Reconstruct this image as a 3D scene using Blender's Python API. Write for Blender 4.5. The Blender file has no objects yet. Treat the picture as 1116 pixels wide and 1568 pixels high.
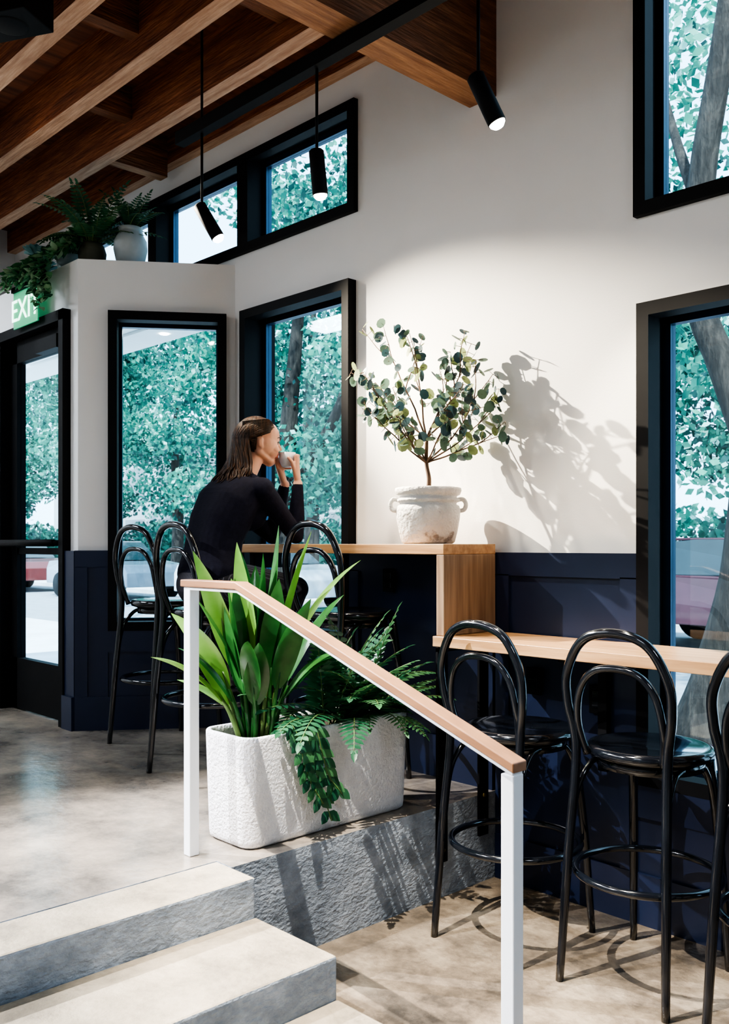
import bpy, bmesh, math, random
import numpy as np
from mathutils import Vector, Matrix
random.seed(7)
R = random.random
def U(a,b): return a+(b-a)*random.random()
scene = bpy.context.scene

# ------------------------------------------------------------------ materials
def M(name, c1, c2=None, scale=5, rough=.5, metal=0, bump=0, bscale=None, detail=5, stretch=(1,1,1),
      coat=0, lo=.35, hi=.65, c3=None, sss=0, rvar=0, spec=.5, voro=False):
    m = bpy.data.materials.new(name); m.use_nodes = True
    nt = m.node_tree; N = nt.nodes; L = nt.links
    b = N['Principled BSDF']
    b.inputs['Roughness'].default_value = rough
    b.inputs['Metallic'].default_value = metal
    b.inputs['Specular IOR Level'].default_value = spec
    b.inputs['Coat Weight'].default_value = coat
    if sss: b.inputs['Subsurface Weight'].default_value = sss
    if c2 is None: c2 = tuple(x*.82 for x in c1)
    tc = N.new('ShaderNodeTexCoord'); mp = N.new('ShaderNodeMapping')
    mp.inputs['Scale'].default_value = stretch
    L.new(tc.outputs['Object'], mp.inputs['Vector'])
    nz = N.new('ShaderNodeTexNoise'); nz.inputs['Scale'].default_value = scale; nz.inputs['Detail'].default_value = detail
    if detail>8: nz.inputs['Roughness'].default_value = .7
    L.new(mp.outputs[0], nz.inputs['Vector'])
    cr = N.new('ShaderNodeValToRGB')
    cr.color_ramp.elements[0].position = lo; cr.color_ramp.elements[1].position = hi
    cr.color_ramp.elements[0].color = (*c1,1); cr.color_ramp.elements[1].color = (*c2,1)
    if c3:
        e = cr.color_ramp.elements.new((lo+hi)/2); e.color = (*c3,1)
    L.new(nz.outputs['Fac'], cr.inputs['Fac']); L.new(cr.outputs['Color'], b.inputs['Base Color'])
    if rvar:
        mr = N.new('ShaderNodeMapRange'); mr.inputs['To Min'].default_value = rough-rvar; mr.inputs['To Max'].default_value = rough+rvar
        L.new(nz.outputs['Fac'], mr.inputs['Value']); L.new(mr.outputs[0], b.inputs['Roughness'])
    if bump:
        if voro:
            n2 = N.new('ShaderNodeTexVoronoi'); n2.inputs['Scale'].default_value = bscale or scale*4; o = n2.outputs['Distance']
        else:
            n2 = N.new('ShaderNodeTexNoise'); n2.inputs['Scale'].default_value = bscale or scale*4; n2.inputs['Detail'].default_value = 6; o = n2.outputs['Fac']
        L.new(mp.outputs[0], n2.inputs['Vector'])
        bp = N.new('ShaderNodeBump'); bp.inputs['Strength'].default_value = bump; bp.inputs['Distance'].default_value = .02
        L.new(o, bp.inputs['Height']); L.new(bp.outputs[0], b.inputs['Normal'])
    return m
def EM(name, c, s):
    m = bpy.data.materials.new(name); m.use_nodes = True
    b = m.node_tree.nodes['Principled BSDF']
    b.inputs['Base Color'].default_value = (*c,1); b.inputs['Emission Color'].default_value = (*c,1); b.inputs['Emission Strength'].default_value = s
    return m
def GLASS(name, tint=(.86,.96,1), refl=.045):
    m = bpy.data.materials.new(name); m.use_nodes = True
    nt = m.node_tree; N = nt.nodes; L = nt.links; N.clear()
    o = N.new('ShaderNodeOutputMaterial'); mx = N.new('ShaderNodeMixShader'); t = N.new('ShaderNodeBsdfTransparent'); g = N.new('ShaderNodeBsdfGlossy')
    t.inputs[0].default_value = (*tint,1); g.inputs['Roughness'].default_value = .02
    mx.inputs[0].default_value = refl
    L.new(t.outputs[0], mx.inputs[1]); L.new(g.outputs[0], mx.inputs[2]); L.new(mx.outputs[0], o.inputs[0])
    return m
def LEAF(name, c1, c2, rough=.45, trans=.3, scale=9):
    m = M(name, c1, c2, scale=scale, rough=rough)
    nt = m.node_tree; N = nt.nodes; L = nt.links
    b = N['Principled BSDF']; out = N['Material Output']
    t = N.new('ShaderNodeBsdfTranslucent'); mx = N.new('ShaderNodeMixShader'); mx.inputs[0].default_value = trans
    cr = [n for n in N if n.type == 'VALTORGB'][0]
    L.new(cr.outputs['Color'], t.inputs['Color'])
    L.new(b.outputs[0], mx.inputs[1]); L.new(t.outputs[0], mx.inputs[2]); L.new(mx.outputs[0], out.inputs[0])
    return m

m_white = M('wall_paint_white', (.87,.86,.845), (.84,.83,.815), scale=2, rough=.75, bump=.04, bscale=120)
m_navy = M('navy_paint', (.010,.017,.046), (.013,.022,.058), scale=3, rough=.36)
m_black = M('black_frame', (.004,.004,.005), (.006,.006,.007), scale=8, rough=.6, spec=.2)
m_sash = M('sash_dark_aluminium', (.010,.040,.085), (.014,.05,.10), scale=4, rough=.3, metal=.4)
m_glass = GLASS('window_glass')
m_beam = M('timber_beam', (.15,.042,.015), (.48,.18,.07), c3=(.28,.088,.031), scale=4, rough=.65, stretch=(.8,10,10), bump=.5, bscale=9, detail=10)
m_beamLit = M('timber_underside_lit', (.40,.21,.12), (.70,.46,.31), c3=(.54,.32,.20), scale=4, rough=.65, stretch=(.8,10,10), bump=.5, bscale=9, detail=10)  # same timber as the joists, light on bottom faces put into the colour
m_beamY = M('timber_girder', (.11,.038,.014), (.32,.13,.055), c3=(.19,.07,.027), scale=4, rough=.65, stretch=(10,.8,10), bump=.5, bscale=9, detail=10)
m_beamYLit = M('timber_girder_underside_lit', (.24,.10,.045), (.46,.24,.12), c3=(.34,.16,.075), scale=4, rough=.65, stretch=(10,.8,10), bump=.5, bscale=9, detail=10)  # girder timber again, paler to paint in its lit bottom face
m_deck = M('ceiling_planks', (.11,.033,.012), (.25,.085,.033), scale=3, rough=.65, stretch=(7,.5,7), bump=.2, bscale=6)
m_oak = M('oak_counter', (.56,.34,.175), (.40,.22,.10), c3=(.50,.29,.145), scale=3, rough=.35, stretch=(1,14,14), bump=.05)
m_oakv = M('oak_panel', (.38,.255,.16), (.23,.145,.09), c3=(.30,.20,.125), scale=3, rough=.4, stretch=(14,14,.8), bump=.05)
m_floor = M('concrete_floor', (.36,.295,.215), (.085,.07,.055), c3=(.215,.17,.125), scale=3.4, rough=.28, detail=13, bump=.22, bscale=34, lo=.37, hi=.63, rvar=.14)
m_plat = M('concrete_platform', (.42,.35,.28), (.12,.105,.09), c3=(.27,.23,.19), scale=2.2, rough=.20, detail=13, bump=.10, bscale=25, lo=.36, hi=.64, rvar=.14)
m_tread = M('concrete_tread', (.50,.42,.32), (.26,.22,.17), c3=(.40,.335,.25), scale=5, rough=.34, detail=13, bump=.25, bscale=50, lo=.34, hi=.66)
m_riser = M('concrete_face', (.17,.20,.24), (.46,.51,.58), c3=(.29,.33,.385), scale=7, rough=.75, detail=12, bump=.65, bscale=45, lo=.30, hi=.70, stretch=(1,1,1.6))
m_rwhite = M('white_powder_coat', (.82,.84,.88), (.79,.81,.86), scale=3, rough=.4)
m_hand = M('handrail_wood', (.33,.17,.09), (.26,.13,.07), scale=3, rough=.4, stretch=(1,12,12))
m_gloss = M('black_bentwood', (.004,.005,.008), (.007,.009,.013), scale=6, rough=.14, coat=.5)
m_planter = M('white_stone_planter', (.88,.87,.89), (.80,.79,.82), scale=30, rough=.85, bump=.6, bscale=95)
m_pot = M('whitewashed_ceramic', (.76,.74,.71), (.34,.30,.28), c3=(.72,.69,.66), scale=14, rough=.75, bump=.6, bscale=60, lo=.56, hi=.70)
m_soil = M('soil', (.04,.025,.015), (.07,.05,.03), scale=40, rough=.95, bump=.8)
m_bark = M('bark', (.012,.010,.009), (.055,.045,.038), c3=(.026,.021,.018), scale=6, rough=.9, stretch=(3,3,.8), bump=.9, bscale=12, detail=10)
m_stem = M('brown_stem', (.12,.07,.045), (.18,.11,.07), scale=20, rough=.7)
m_gstem = M('green_stem', (.10,.17,.05), (.14,.22,.07), scale=20, rough=.6)
m_euA = LEAF('eucalyptus_leaf_a', (.10,.17,.13), (.15,.23,.17), rough=.5)
m_euB = LEAF('eucalyptus_leaf_b', (.20,.26,.11), (.30,.35,.17), rough=.5, trans=.4)  # yellow-green look of backlit leaves, put into the colour
m_euC = LEAF('eucalyptus_leaf_c', (.030,.075,.085), (.055,.10,.12), rough=.5, trans=.2)
m_lime = LEAF('lime_leaf', (.13,.31,.05), (.24,.44,.10), rough=.28, trans=.25, scale=6)
m_lime2 = LEAF('green_leaf', (.022,.095,.024), (.055,.19,.05), rough=.20, trans=.2, scale=6)
m_fern = LEAF('fern_leaf', (.014,.080,.038), (.045,.155,.075), rough=.35, trans=.2)
m_fern2 = LEAF('fern_leaf_light', (.05,.18,.07), (.12,.30,.13), rough=.4, trans=.25)
m_ivy = LEAF('ivy_leaf_pale', (.16,.30,.14), (.34,.46,.30), rough=.4, trans=.2)
m_suc = LEAF('succulent_leaf', (.08,.19,.18), (.15,.30,.28), rough=.5, trans=.1)
m_tA = LEAF('tree_leaf_a', (.020,.15,.115), (.04,.21,.15), rough=.5, trans=.4)
m_tB = LEAF('tree_leaf_b', (.07,.31,.22), (.12,.39,.28), rough=.5, trans=.4)
m_tC = LEAF('tree_leaf_c', (.34,.62,.53), (.45,.71,.62), rough=.5, trans=.4)
m_tD = LEAF('tree_leaf_d', (.008,.06,.055), (.016,.085,.075), rough=.6, trans=.2)
m_pave = M('pavement', (.66,.67,.69), (.55,.56,.58), scale=2, rough=.8)
m_road = M('asphalt', (.30,.33,.36), (.24,.27,.30), scale=4, rough=.8)
m_lampon = EM('lamp_glow', (1,.93,.80), 60)
m_skin = M('skin', (.60,.33,.23), (.55,.29,.20), scale=8, rough=.5, sss=.1)
m_top = M('navy_knit_top', (.005,.005,.014), (.008,.008,.020), scale=60, rough=.85, bump=.1, bscale=200, spec=.2)
m_hair = M('brown_hair', (.012,.006,.004), (.085,.037,.016), scale=22, rough=.50, stretch=(6,6,.7), lo=.42, hi=.72, spec=.3)
m_shoe = M('black_shoe', (.015,.014,.014), rough=.4)
m_eye = M('eye', (.03,.02,.015), rough=.2)
m_lip = M('lips', (.42,.13,.11), rough=.4)
m_cup = M('white_porcelain', (.82,.83,.88), rough=.2)
m_trs = bpy.data.materials.new('pinstripe_trousers'); m_trs.use_nodes = True
nt=m_trs.node_tree; w=nt.nodes.new('ShaderNodeTexWave'); w.inputs['Scale'].default_value=26; w.bands_direction='X'
cr=nt.nodes.new('ShaderNodeValToRGB'); cr.color_ramp.elements[0].position=.8; cr.color_ramp.elements[0].color=(.010,.010,.018,1); cr.color_ramp.elements[1].color=(.07,.07,.095,1)
tc=nt.nodes.new('ShaderNodeTexCoord'); nt.links.new(tc.outputs['Object'],w.inputs['Vector']); nt.links.new(w.outputs['Fac'],cr.inputs[0]); nt.links.new(cr.outputs[0],nt.nodes['Principled BSDF'].inputs['Base Color'])
nt.nodes['Principled BSDF'].inputs['Roughness'].default_value=.8

# ------------------------------------------------------------------ mesh helper
def catmull(P, sub, closed=False):
    P=[Vector(p) for p in P]; n=len(P); out=[]
    for i in range(n if closed else n-1):
        p0 = P[(i-1)%n] if (closed or i>0) else P[0]*2-P[1]
        p1=P[i]; p2=P[(i+1)%n]
        p3 = P[(i+2)%n] if (closed or i+2<n) else P[n-1]*2-P[n-2]
        for s in range(sub):
            t=s/sub
            out.append(.5*((2*p1)+(p2-p0)*t+(2*p0-5*p1+4*p2-p3)*t*t+(3*p1-p0-3*p2+p3)*t**3))
    if not closed: out.append(P[-1])
    return out
class MB:
    def __init__(s): s.v=[]; s.f=[]; s.m=[]; s.s=[]
    def add(s, vs, fs, mi=0, sm=False):
        o=len(s.v); s.v += [tuple(v) for v in vs]
        for f in fs:
            s.f.append(tuple(i+o for i in f)); s.m.append(mi); s.s.append(sm)
    def box(s,x0,x1,y0,y1,z0,z1,mi=0,top=None,bot=None):
        vs=[(x0,y0,z0),(x1,y0,z0),(x1,y1,z0),(x0,y1,z0),(x0,y0,z1),(x1,y0,z1),(x1,y1,z1),(x0,y1,z1)]
        o=len(s.v)
        s.add(vs,[(0,1,5,4),(1,2,6,5),(2,3,7,6),(3,0,4,7)],mi)
        s.f.append((o+4,o+5,o+6,o+7)); s.m.append(mi if top is None else top); s.s.append(False)
        s.f.append((o+0,o+3,o+2,o+1)); s.m.append(mi if bot is None else bot); s.s.append(False)
    def obox(s,O,u,n,u0,u1,n0,n1,z0,z1,mi=0):
        O=Vector(O);u=Vector(u);n=Vector(n);Z=Vector((0,0,1))
        q=[O+u*a+n*b+Z*c for c in (z0,z1) for (a,b) in ((u0,n0),(u1,n0),(u1,n1),(u0,n1))]
        fs=[(0,3,2,1),(4,5,6,7),(0,1,5,4),(1,2,6,5),(2,3,7,6),(3,0,4,7)]
        if u.cross(n).z<0: fs=[f[::-1] for f in fs]
        s.add(q,fs,mi)
    def tube(s,pts,r,mi=0,n=10,closed=False,sub=6,flat=1.0):
        if sub>1: C=catmull(pts,sub,closed)
        else: C=[Vector(p) for p in pts]
        N=len(C)
        if isinstance(r,(int,float)): rr=[r]*N
        else:
            k=len(r)-1; rr=[]
            for i in range(N):
                t=i/(N-1)*k; a=min(int(t),k-1); rr.append(r[a]+(r[a+1]-r[a])*(t-a))
        T=[]
        for i in range(N):
            a=C[(i-1)%N] if (closed or i>0) else C[i]; b=C[(i+1)%N] if (closed or i<N-1) else C[i]
            d=(b-a); T.append(d.normalized() if d.length>1e-9 else Vector((0,0,1)))
        ref=Vector((0,0,1)) if abs(T[0].z)<.9 else Vector((1,0,0))
        x=T[0].cross(ref).normalized(); vs=[]
        for i in range(N):
            x=(x-T[i]*x.dot(T[i])).normalized(); y=T[i].cross(x)
            for j in range(n):
                a=2*math.pi*j/n; vs.append(C[i]+(x*math.cos(a)+y*math.sin(a)*flat)*rr[i])
        fs=[]
        for i in range(N if closed else N-1):
            for j in range(n):
                a=i*n+j; b=i*n+(j+1)%n; c=((i+1)%N)*n+(j+1)%n; d=((i+1)%N)*n+j
                fs.append((a,b,c,d))
        if not closed: fs.append(tuple(range(n-1,-1,-1))); fs.append(tuple((N-1)*n+j for j in range(n)))
        s.add(vs,fs,mi,True)
    def lathe(s,prof,c=(0,0,0),n=48,mi=0,axis=None,sm=True):
        c=Vector(c)
        if axis is None: X,Y,Z=Vector((1,0,0)),Vector((0,1,0)),Vector((0,0,1))
        else:
            Z=Vector(axis).normalized(); ref=Vector((0,0,1)) if abs(Z.z)<.9 else Vector((1,0,0)); X=Z.cross(ref).normalized(); Y=Z.cross(X)
        vs=[];fs=[]
        for (r,z) in prof:
            for j in range(n):
                a=2*math.pi*j/n; vs.append(c+X*(max(r,1e-4)*math.cos(a))+Y*(max(r,1e-4)*math.sin(a))+Z*z)
        for i in range(len(prof)-1):
            for j in range(n): fs.append((i*n+j,i*n+(j+1)%n,(i+1)*n+(j+1)%n,(i+1)*n+j))
        s.add(vs,fs,mi,sm)
    def blade(s,base,d,L,W,mi=0,droop=.6,nseg=6,fold=.25,side=None,peak=.45,full=1.0):
        p=Vector(base); d=Vector(d).normalized()
        if side is None:
            side=d.cross(Vector((0,0,1)))
            if side.length<.05: side=Vector((1,0,0))
            a=U(-.5,.5); side=(Matrix.Rotation(a,3,d)@side.normalized())
        vs=[];fs=[]
        for i in range(nseg+1):
            t=i/nseg; sd=(side-d*side.dot(d)).normalized(); up=sd.cross(d).normalized()
            tt=t**(math.log(.5)/math.log(peak)); w=W*.5*max(math.sin(math.pi*min(1,tt*.94+.06)),.002)**full
            vs+= [p-sd*w+up*w*fold, p.copy(), p+sd*w+up*w*fold]
            d=(d+Vector((0,0,-droop/nseg))).normalized(); p=p+d*(L/nseg)
        for i in range(nseg):
            a=i*3; fs+=[(a,a+1,a+4,a+3),(a+1,a+2,a+5,a+4)]
        s.add(vs,fs,mi,True)
    def disc(s,c,nrm,r,mi=0,n=9,stem=None):
        nrm=Vector(nrm).normalized(); ref=Vector((0,0,1)) if abs(nrm.z)<.9 else Vector((1,0,0))
        x=nrm.cross(ref).normalized(); y=nrm.cross(x); c=Vector(c)
        vs=[c-nrm*r*.12]+[c+(x*math.cos(2*math.pi*j/n)*.92+y*math.sin(2*math.pi*j/n)*1.05)*r for j in range(n)]
        s.add(vs,[(0,1+j,1+(j+1)%n) for j in range(n)],mi,True)
    def obj(s,name,mats,loc=(0,0,0),rz=0,bevel=0,parent=None):
        me=bpy.data.meshes.new(name); me.from_pydata(s.v,[],s.f)
        for m in mats: me.materials.append(m)
        me.polygons.foreach_set('material_index',s.m); me.polygons.foreach_set('use_smooth',s.s); me.update()
        o=bpy.data.objects.new(name,me); scene.collection.objects.link(o)
        o.location=loc; o.rotation_euler=(0,0,rz)
        if bevel:
            b=o.modifiers.new('bevel','BEVEL'); b.width=bevel; b.segments=2; b.limit_method='ANGLE'; b.angle_limit=.6
        if parent: o.parent=parent
        return o
def empty(name,loc=(0,0,0)):
    e=bpy.data.objects.new(name,None); e.location=loc; scene.collection.objects.link(e); e.empty_display_size=.1; return e

# ------------------------------------------------------------------ key dimensions (metres)
CH=1.42; ZP=.368; RS=ZP/3
YW=3.20; YWS=3.16
A=Vector((-4.96,2.48,0)); B=Vector((-4.44,3.20,0)); AU=(B-A).normalized(); AN=Vector((-AU.y,AU.x,0)); AL=(B-A).length

def wall(name,O,u,n,u0,u1,z0,z1,th,holes,mat,n0=0):
    mb=MB()
    us=sorted({u0,u1,*[h[0] for h in holes],*[h[1] for h in holes]}); zs=sorted({z0,z1,*[h[2] for h in holes],*[h[3] for h in holes]})
    us=[a for a in us if u0<=a<=u1]; zs=[a for a in zs if z0<=a<=z1]
    for i in range(len(us)-1):
        for j in range(len(zs)-1):
            cu=(us[i]+us[i+1])/2; cz=(zs[j]+zs[j+1])/2
            if any(h[0]<cu<h[1] and h[2]<cz<h[3] for h in holes): continue
            mb.obox(O,u,n,us[i],us[i+1],n0,n0+th,zs[j],zs[j+1])
    return mb.obj(name,[mat])
W2=(-4.325,-3.41,.93,2.751); CL=(-6.4,-3.396,3.092,3.656); RL=(-1.817,-.70,.52,2.324); RU=(-1.845,-.70,2.662,3.9)
W5=(-.35,.85,.52,2.324); W6=(-.35,.85,2.662,3.9)
wall('wall_window_side',(0,YW,0),(1,0,0),(0,1,0),-7.5,3.5,0,4.05,.2,[W2,CL,RL,RU,W5,W6,(-7.5,-4.44,0,2.95)],m_white)
AH=(.173,.838,.93,2.751)
wall('wall_vestibule_angled',A,AU,AN,0,AL+.02,ZP,3.05,.14,[AH],m_white)
DH=(-5.997,-5.049,ZP,2.777)
wall('wall_door_side',(0,2.48,0),(1,0,0),(0,1,0),-7.5,-4.96,ZP,3.05,.12,[DH],m_white)
mb=MB()
pl=[(-7.5,2.481),(-4.962,2.481),(-4.47,3.19),(-7.5,3.199)]
mb.add([(x,y,2.96) for x,y in pl]+[(x,y,3.049) for x,y in pl],[(3,2,1,0),(4,5,6,7),(0,1,5,4),(1,2,6,5),(2,3,7,6),(3,0,4,7)],0)
mb.obj('trim_vestibule_top_shelf',[m_white])
wall('wall_back',(0,-4,0),(1,0,0),(0,-1,0),-7.5,3.5,0,4.05,.2,[],m_white)
wall('wall_left',(-7.5,0,0),(0,1,0),(-1,0,0),-4,3.4,0,4.05,.2,[(2.6,3.4,0,2.95)],m_white)
wall('wall_right',(3.5,0,0),(0,1,0),(1,0,0),-4,3.4,0,4.05,.2,[],m_white)

# wainscot
mb=MB()
def wains(O,u,n,u0,u1,z0,holes,mb,base=True):
    us=sorted({u0,u1,*[h[0] for h in holes],*[h[1] for h in holes]}); 
    us=[a for a in us if u0<=a<=u1]
    for i in range(len(us)-1):
        c=(us[i]+us[i+1])/2; top=1.385
        for h in holes:
            if h[0]<c<h[1]: top=h[2]
        mb.obox(O,u,n,us[i],us[i+1],-.04,0,z0,top)
        if top>1.3:
            mb.obox(O,u,n,us[i],us[i+1],-.052,-.038,1.29,1.387)
            mb.obox(O,u,n,us[i],us[i]+.07,-.052,-.038,z0+.16,1.295); mb.obox(O,u,n,us[i+1]-.07,us[i+1],-.052,-.038,z0+.16,1.295)
        else: mb.obox(O,u,n,us[i],us[i+1],-.052,-.038,top-.12,top)
    if base: mb.obox(O,u,n,u0,u1,-.055,-.03,z0,z0+.19)
wains((0,YW,0),(1,0,0),(0,1,0),-4.40,-2.50,ZP,[W2],mb)
wains((0,YW,0),(1,0,0),(0,1,0),-2.485,3.48,.0,[RL,W5],mb)
wains(A,AU,AN,-.01,AL-.03,ZP,[AH],mb)
mb.obox((0,2.48,0),(1,0,0),(0,1,0),-5.049,-4.93,-.04,0,ZP,1.385)
mb.obox((0,2.48,0),(1,0,0),(0,1,0),-5.049,-4.925,-.058,-.03,ZP,ZP+.19)
mb.obox((0,2.48,0),(1,0,0),(0,1,0),-7.48,-5.997,-.04,0,ZP,1.385)
mb.obj('trim_wainscot',[m_navy])

# windows
wn=[0]
def window(O,u,n,h,mull=(),proud=.055,name=None):
    wn[0]+=1; mb=MB(); u0,u1,z0,z1=h; c=.05; d=.13
    mb.obox(O,u,n,u0-.0,u0+c,-proud,.03,z0,z1); mb.obox(O,u,n,u1-c,u1,-proud,.03,z0,z1)
    mb.obox(O,u,n,u0+c,u1-c,-proud,.03,z1-c,z1); mb.obox(O,u,n,u0+c,u1-c,-proud,.03,z0,z0+c)
    mb.obox(O,u,n,u0,u0+.03,.03,d+.05,z0,z1,0); mb.obox(O,u,n,u1-.03,u1,.03,d+.05,z0,z1,0)
    mb.obox(O,u,n,u0,u1,.03,d+.05,z1-.03,z1); mb.obox(O,u,n,u0,u1,.03,d+.05,z0,z0+.03)
    ed=[u0+.03,*mull,u1-.03]
    for m_ in mull: mb.obox(O,u,n,m_-.05,m_+.05,-proud*.7,d,z0+.02,z1-.02)
    for i in range(len(ed)-1):
        a=ed[i]+(.05 if i>0 else 0); b=ed[i+1]-(.05 if i<len(ed)-2 else 0); s=.032; q0=z0+.03;q1=z1-.03
        mb.obox(O,u,n,a,a+s,d-.04,d,q0,q1,1); mb.obox(O,u,n,b-s,b,d-.04,d,q0,q1,1)
        mb.obox(O,u,n,a,b,d-.04,d,q1-s,q1,1); mb.obox(O,u,n,a,b,d-.04,d,q0,q0+s,1)
        mb.obox(O,u,n,a+s,b-s,d-.024,d-.02,q0+s,q1-s,2)
    return mb.obj('window_%d'%wn[0],[m_black,m_sash,m_glass])
WO=((0,YW,0),(1,0,0),(0,1,0))
window(*WO,W2); window(*WO,CL,(-5.33,-4.344),proud=.03); window(*WO,RL); window(*WO,RU,proud=.03); window(*WO,W5); window(*WO,W6,proud=.03)
window(A,AU,AN,AH)

# door
mb=MB(); O=(0,2.48,0);u=(1,0,0);n=(0,1,0); x0,x1,z0,z1=DH
mb.obox(O,u,n,x0,x0+.07,-.05,.12,z0,z1); mb.obox(O,u,n,x1-.055,x1,-.05,.12,z0,z1); mb.obox(O,u,n,x0,x1,-.05,.12,z1-.06,z1)
a=x0+.075;b=x1-.06
mb.obox(O,u,n,a,a+.09,.02,.07,z0+.01,z1-.065); mb.obox(O,u,n,b-.075,b,.02,.07,z0+.01,z1-.065)
mb.obox(O,u,n,a,b,.02,.07,z1-.20,z1-.065); mb.obox(O,u,n,a,b,.02,.07,z0+.01,z0+.33)
mb.obox(O,u,n,a+.09,b-.075,.042,.048,z0+.33,z1-.20,1)
mb.obox(O,u,n,a+.09,b-.075,.03,.055,1.36,1.40)
mb.tube([(a+.04,2.42,1.43),(b-.04,2.42,1.43)],.022,0,sub=1); mb.tube([(a+.05,2.42,1.43),(a+.05,2.50,1.43)],.018,0,sub=1); mb.tube([(b-.05,2.42,1.43),(b-.05,2.50,1.43)],.018,0,sub=1)
mb.obox(O,u,n,b-.30,b-.02,-.05,.02,z1-.21,z1-.13,0)
mb.obj('door_1',[m_black,m_glass])

# exit sign
e=empty('exit_sign',(-5.47,2.40,2.845))
mb=MB(); mb.box(-.17,.17,-.004,.004,-.10,.12,0); mb.box(-.17,.17,-.02,.02,.12,.15,1)
m_sign=EM('sign_acrylic',(.06,.42,.20),.35)
mb.obj('panel',[m_sign,m_black],parent=e)
tcv=bpy.data.curves.new('letters','FONT'); tcv.body='EXIT'; tcv.size=.19; tcv.extrude=.002; tcv.align_x='CENTER'; tcv.align_y='CENTER'
to=bpy.data.objects.new('letters',tcv); scene.collection.objects.link(to); to.parent=e; to.location=(0,-.008,.0); to.rotation_euler=(math.pi/2,0,0); tcv.materials.append(EM('exit_letters',(.70,1,.85),1.6))

# ------------------------------------------------------------------ floors, steps
mb=MB(); mb.box(-2.6,3.5,-4,3.2,-.15,0,0); mb.obj('floor',[m_floor])
mb=MB()
mb.box(-7.5,-2.49,1.781,3.2,-.1,ZP,1,0)
mb.box(-7.5,-2.575,-4,1.781,-.1,ZP,1,0)
mb.obj('floor_platform',[m_plat,m_riser])
mb=MB()
mb.box(-2.573,-2.36,-3.9,1.78,0.001,ZP+.001,1,0); mb.box(-2.36,-1.975,-3.9,1.78,0.001,2*RS,1,0); mb.box(-1.975,-1.59,-3.9,1.78,0.001,RS,1,0)
mb.obj('concrete_steps',[m_tread,m_riser],bevel=.008)

# ------------------------------------------------------------------ ceiling
mb=MB(); mb.box(-7.5,3.5,-4,3.4,3.98,4.08); mb.obj('ceiling',[m_deck])
mb=MB()
mb.box(-2.67,-2.52,-4,3.199,3.365,3.979,0,bot=1); mb.obj('ceiling_girder',[m_beamY,m_beamYLit])
mb=MB()
yj=[2.70,2.28,1.86,1.44,1.02,.6,.18,-.24,-.66,-1.08,-1.5,-1.92,-2.34,-2.76,-3.18,-3.6]
for y in yj:
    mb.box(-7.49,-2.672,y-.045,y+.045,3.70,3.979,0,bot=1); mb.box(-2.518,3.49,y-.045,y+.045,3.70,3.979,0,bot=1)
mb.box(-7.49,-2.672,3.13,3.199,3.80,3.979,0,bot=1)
mb.obj('ceiling_joists',[m_beam,m_beamLit])
mb=MB()
for (x,i) in [(-5.1,-1),(-3.3,0),(-4.7,0),(-3.9,1),(-5.6,1),(-4.4,2),(-3.2,2),(-3.7,3),(-5.0,3)]:
    if i==-1: mb.box(x-.04,x+.04,yj[0]+.046,3.129,3.72,3.979,0,bot=1)
    else: mb.box(x-.04,x+.04,yj[i+1]+.046,yj[i]-.046,3.80,3.979)
mb.obj('ceiling_blocking',[m_beamY,m_beamYLit])

# ------------------------------------------------------------------ counters
YB=3.1435
mb=MB(); mb.box(-4.15,-2.48,2.81,YB,1.380,1.423,0); mb.box(-2.522,-2.48,2.812,YB,1.052,1.380,1)
mb.box(-3.9,-3.86,2.9,YB,1.30,1.38,2)
mb.obj('upper_bar_counter',[m_oak,m_oakv,m_black],bevel=.003)
mb=MB(); mb.box(-2.522,1.9,2.79,YB,1.010,1.051,0)
for y in (2.80,3.06):
    z0=.146 if y<3 else .20
    mb.box(-2.488,-2.475,y-.03,y+.03,z0,1.010,1)
    for z in (z0+.05,z0+.17): mb.lathe([(0,.006),(.009,.006),(.010,0)],(-2.475,y,z),12,2,axis=(1,0,0))
mb.box(-2.488,-2.475,2.77,3.09,.99,1.010,1)
for x in (-1.95,-1.2,-.2,1.0):
    mb.box(x-.02,x+.02,3.125,YB,.55,1.010,1); mb.box(x-.02,x+.02,2.86,YB,.99,1.010,1)
m_brass=M('brass_bolt',(.5,.36,.14),rough=.3,metal=1)
mb.obj('lower_bar_counter',[m_oak,m_black,m_brass],bevel=.002)

for (x,z,y) in [(-3.12,1.25,3.147),(-2.28,.86,3.147),(-1.98,.82,3.147)]:
    mb=MB(); mb.box(-.035,.035,-.012,0,-.055,.055,0); mb.box(-.02,.02,-.015,-.011,.006,.035,1); mb.box(-.02,.02,-.015,-.011,-.035,-.006,1)
    mb.obj('wall_outlet',[m_black,m_gloss],loc=(x,y,z),bevel=.002)

# ------------------------------------------------------------------ railing
mb=MB(); yr=1.754; pw=.019
mb.box(-2.685-pw,-2.685+pw,yr-pw,yr+pw,ZP+.0005,1.272); mb.box(-1.335-pw,-1.335+pw,yr-pw,yr+pw,.0,.885)
def slab(p,t,w,mi):
    vs=[];fs=[]
    for (x,z) in p: vs+=[(x,yr-w,z),(x,yr+w,z),(x,yr+w,z-t),(x,yr-w,z-t)]
    for i in range(len(p)-1):
        a=i*4; b=a+4
        for j in range(4): fs.append((a+j,a+(j+1)%4,b+(j+1)%4,b+j))
    fs.append((3,2,1,0)); e=(len(p)-1)*4; fs.append((e,e+1,e+2,e+3)); mb.add(vs,fs,mi)
slab([(-2.715,1.302),(-2.40,1.302),(-1.312,.915)],.024,.026,1)
slab([(-2.704,1.279),(-2.402,1.279),(-1.318,.893)],.012,.019,0)
mb.obj('stair_railing',[m_rwhite,m_hand],bevel=.003)

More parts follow.
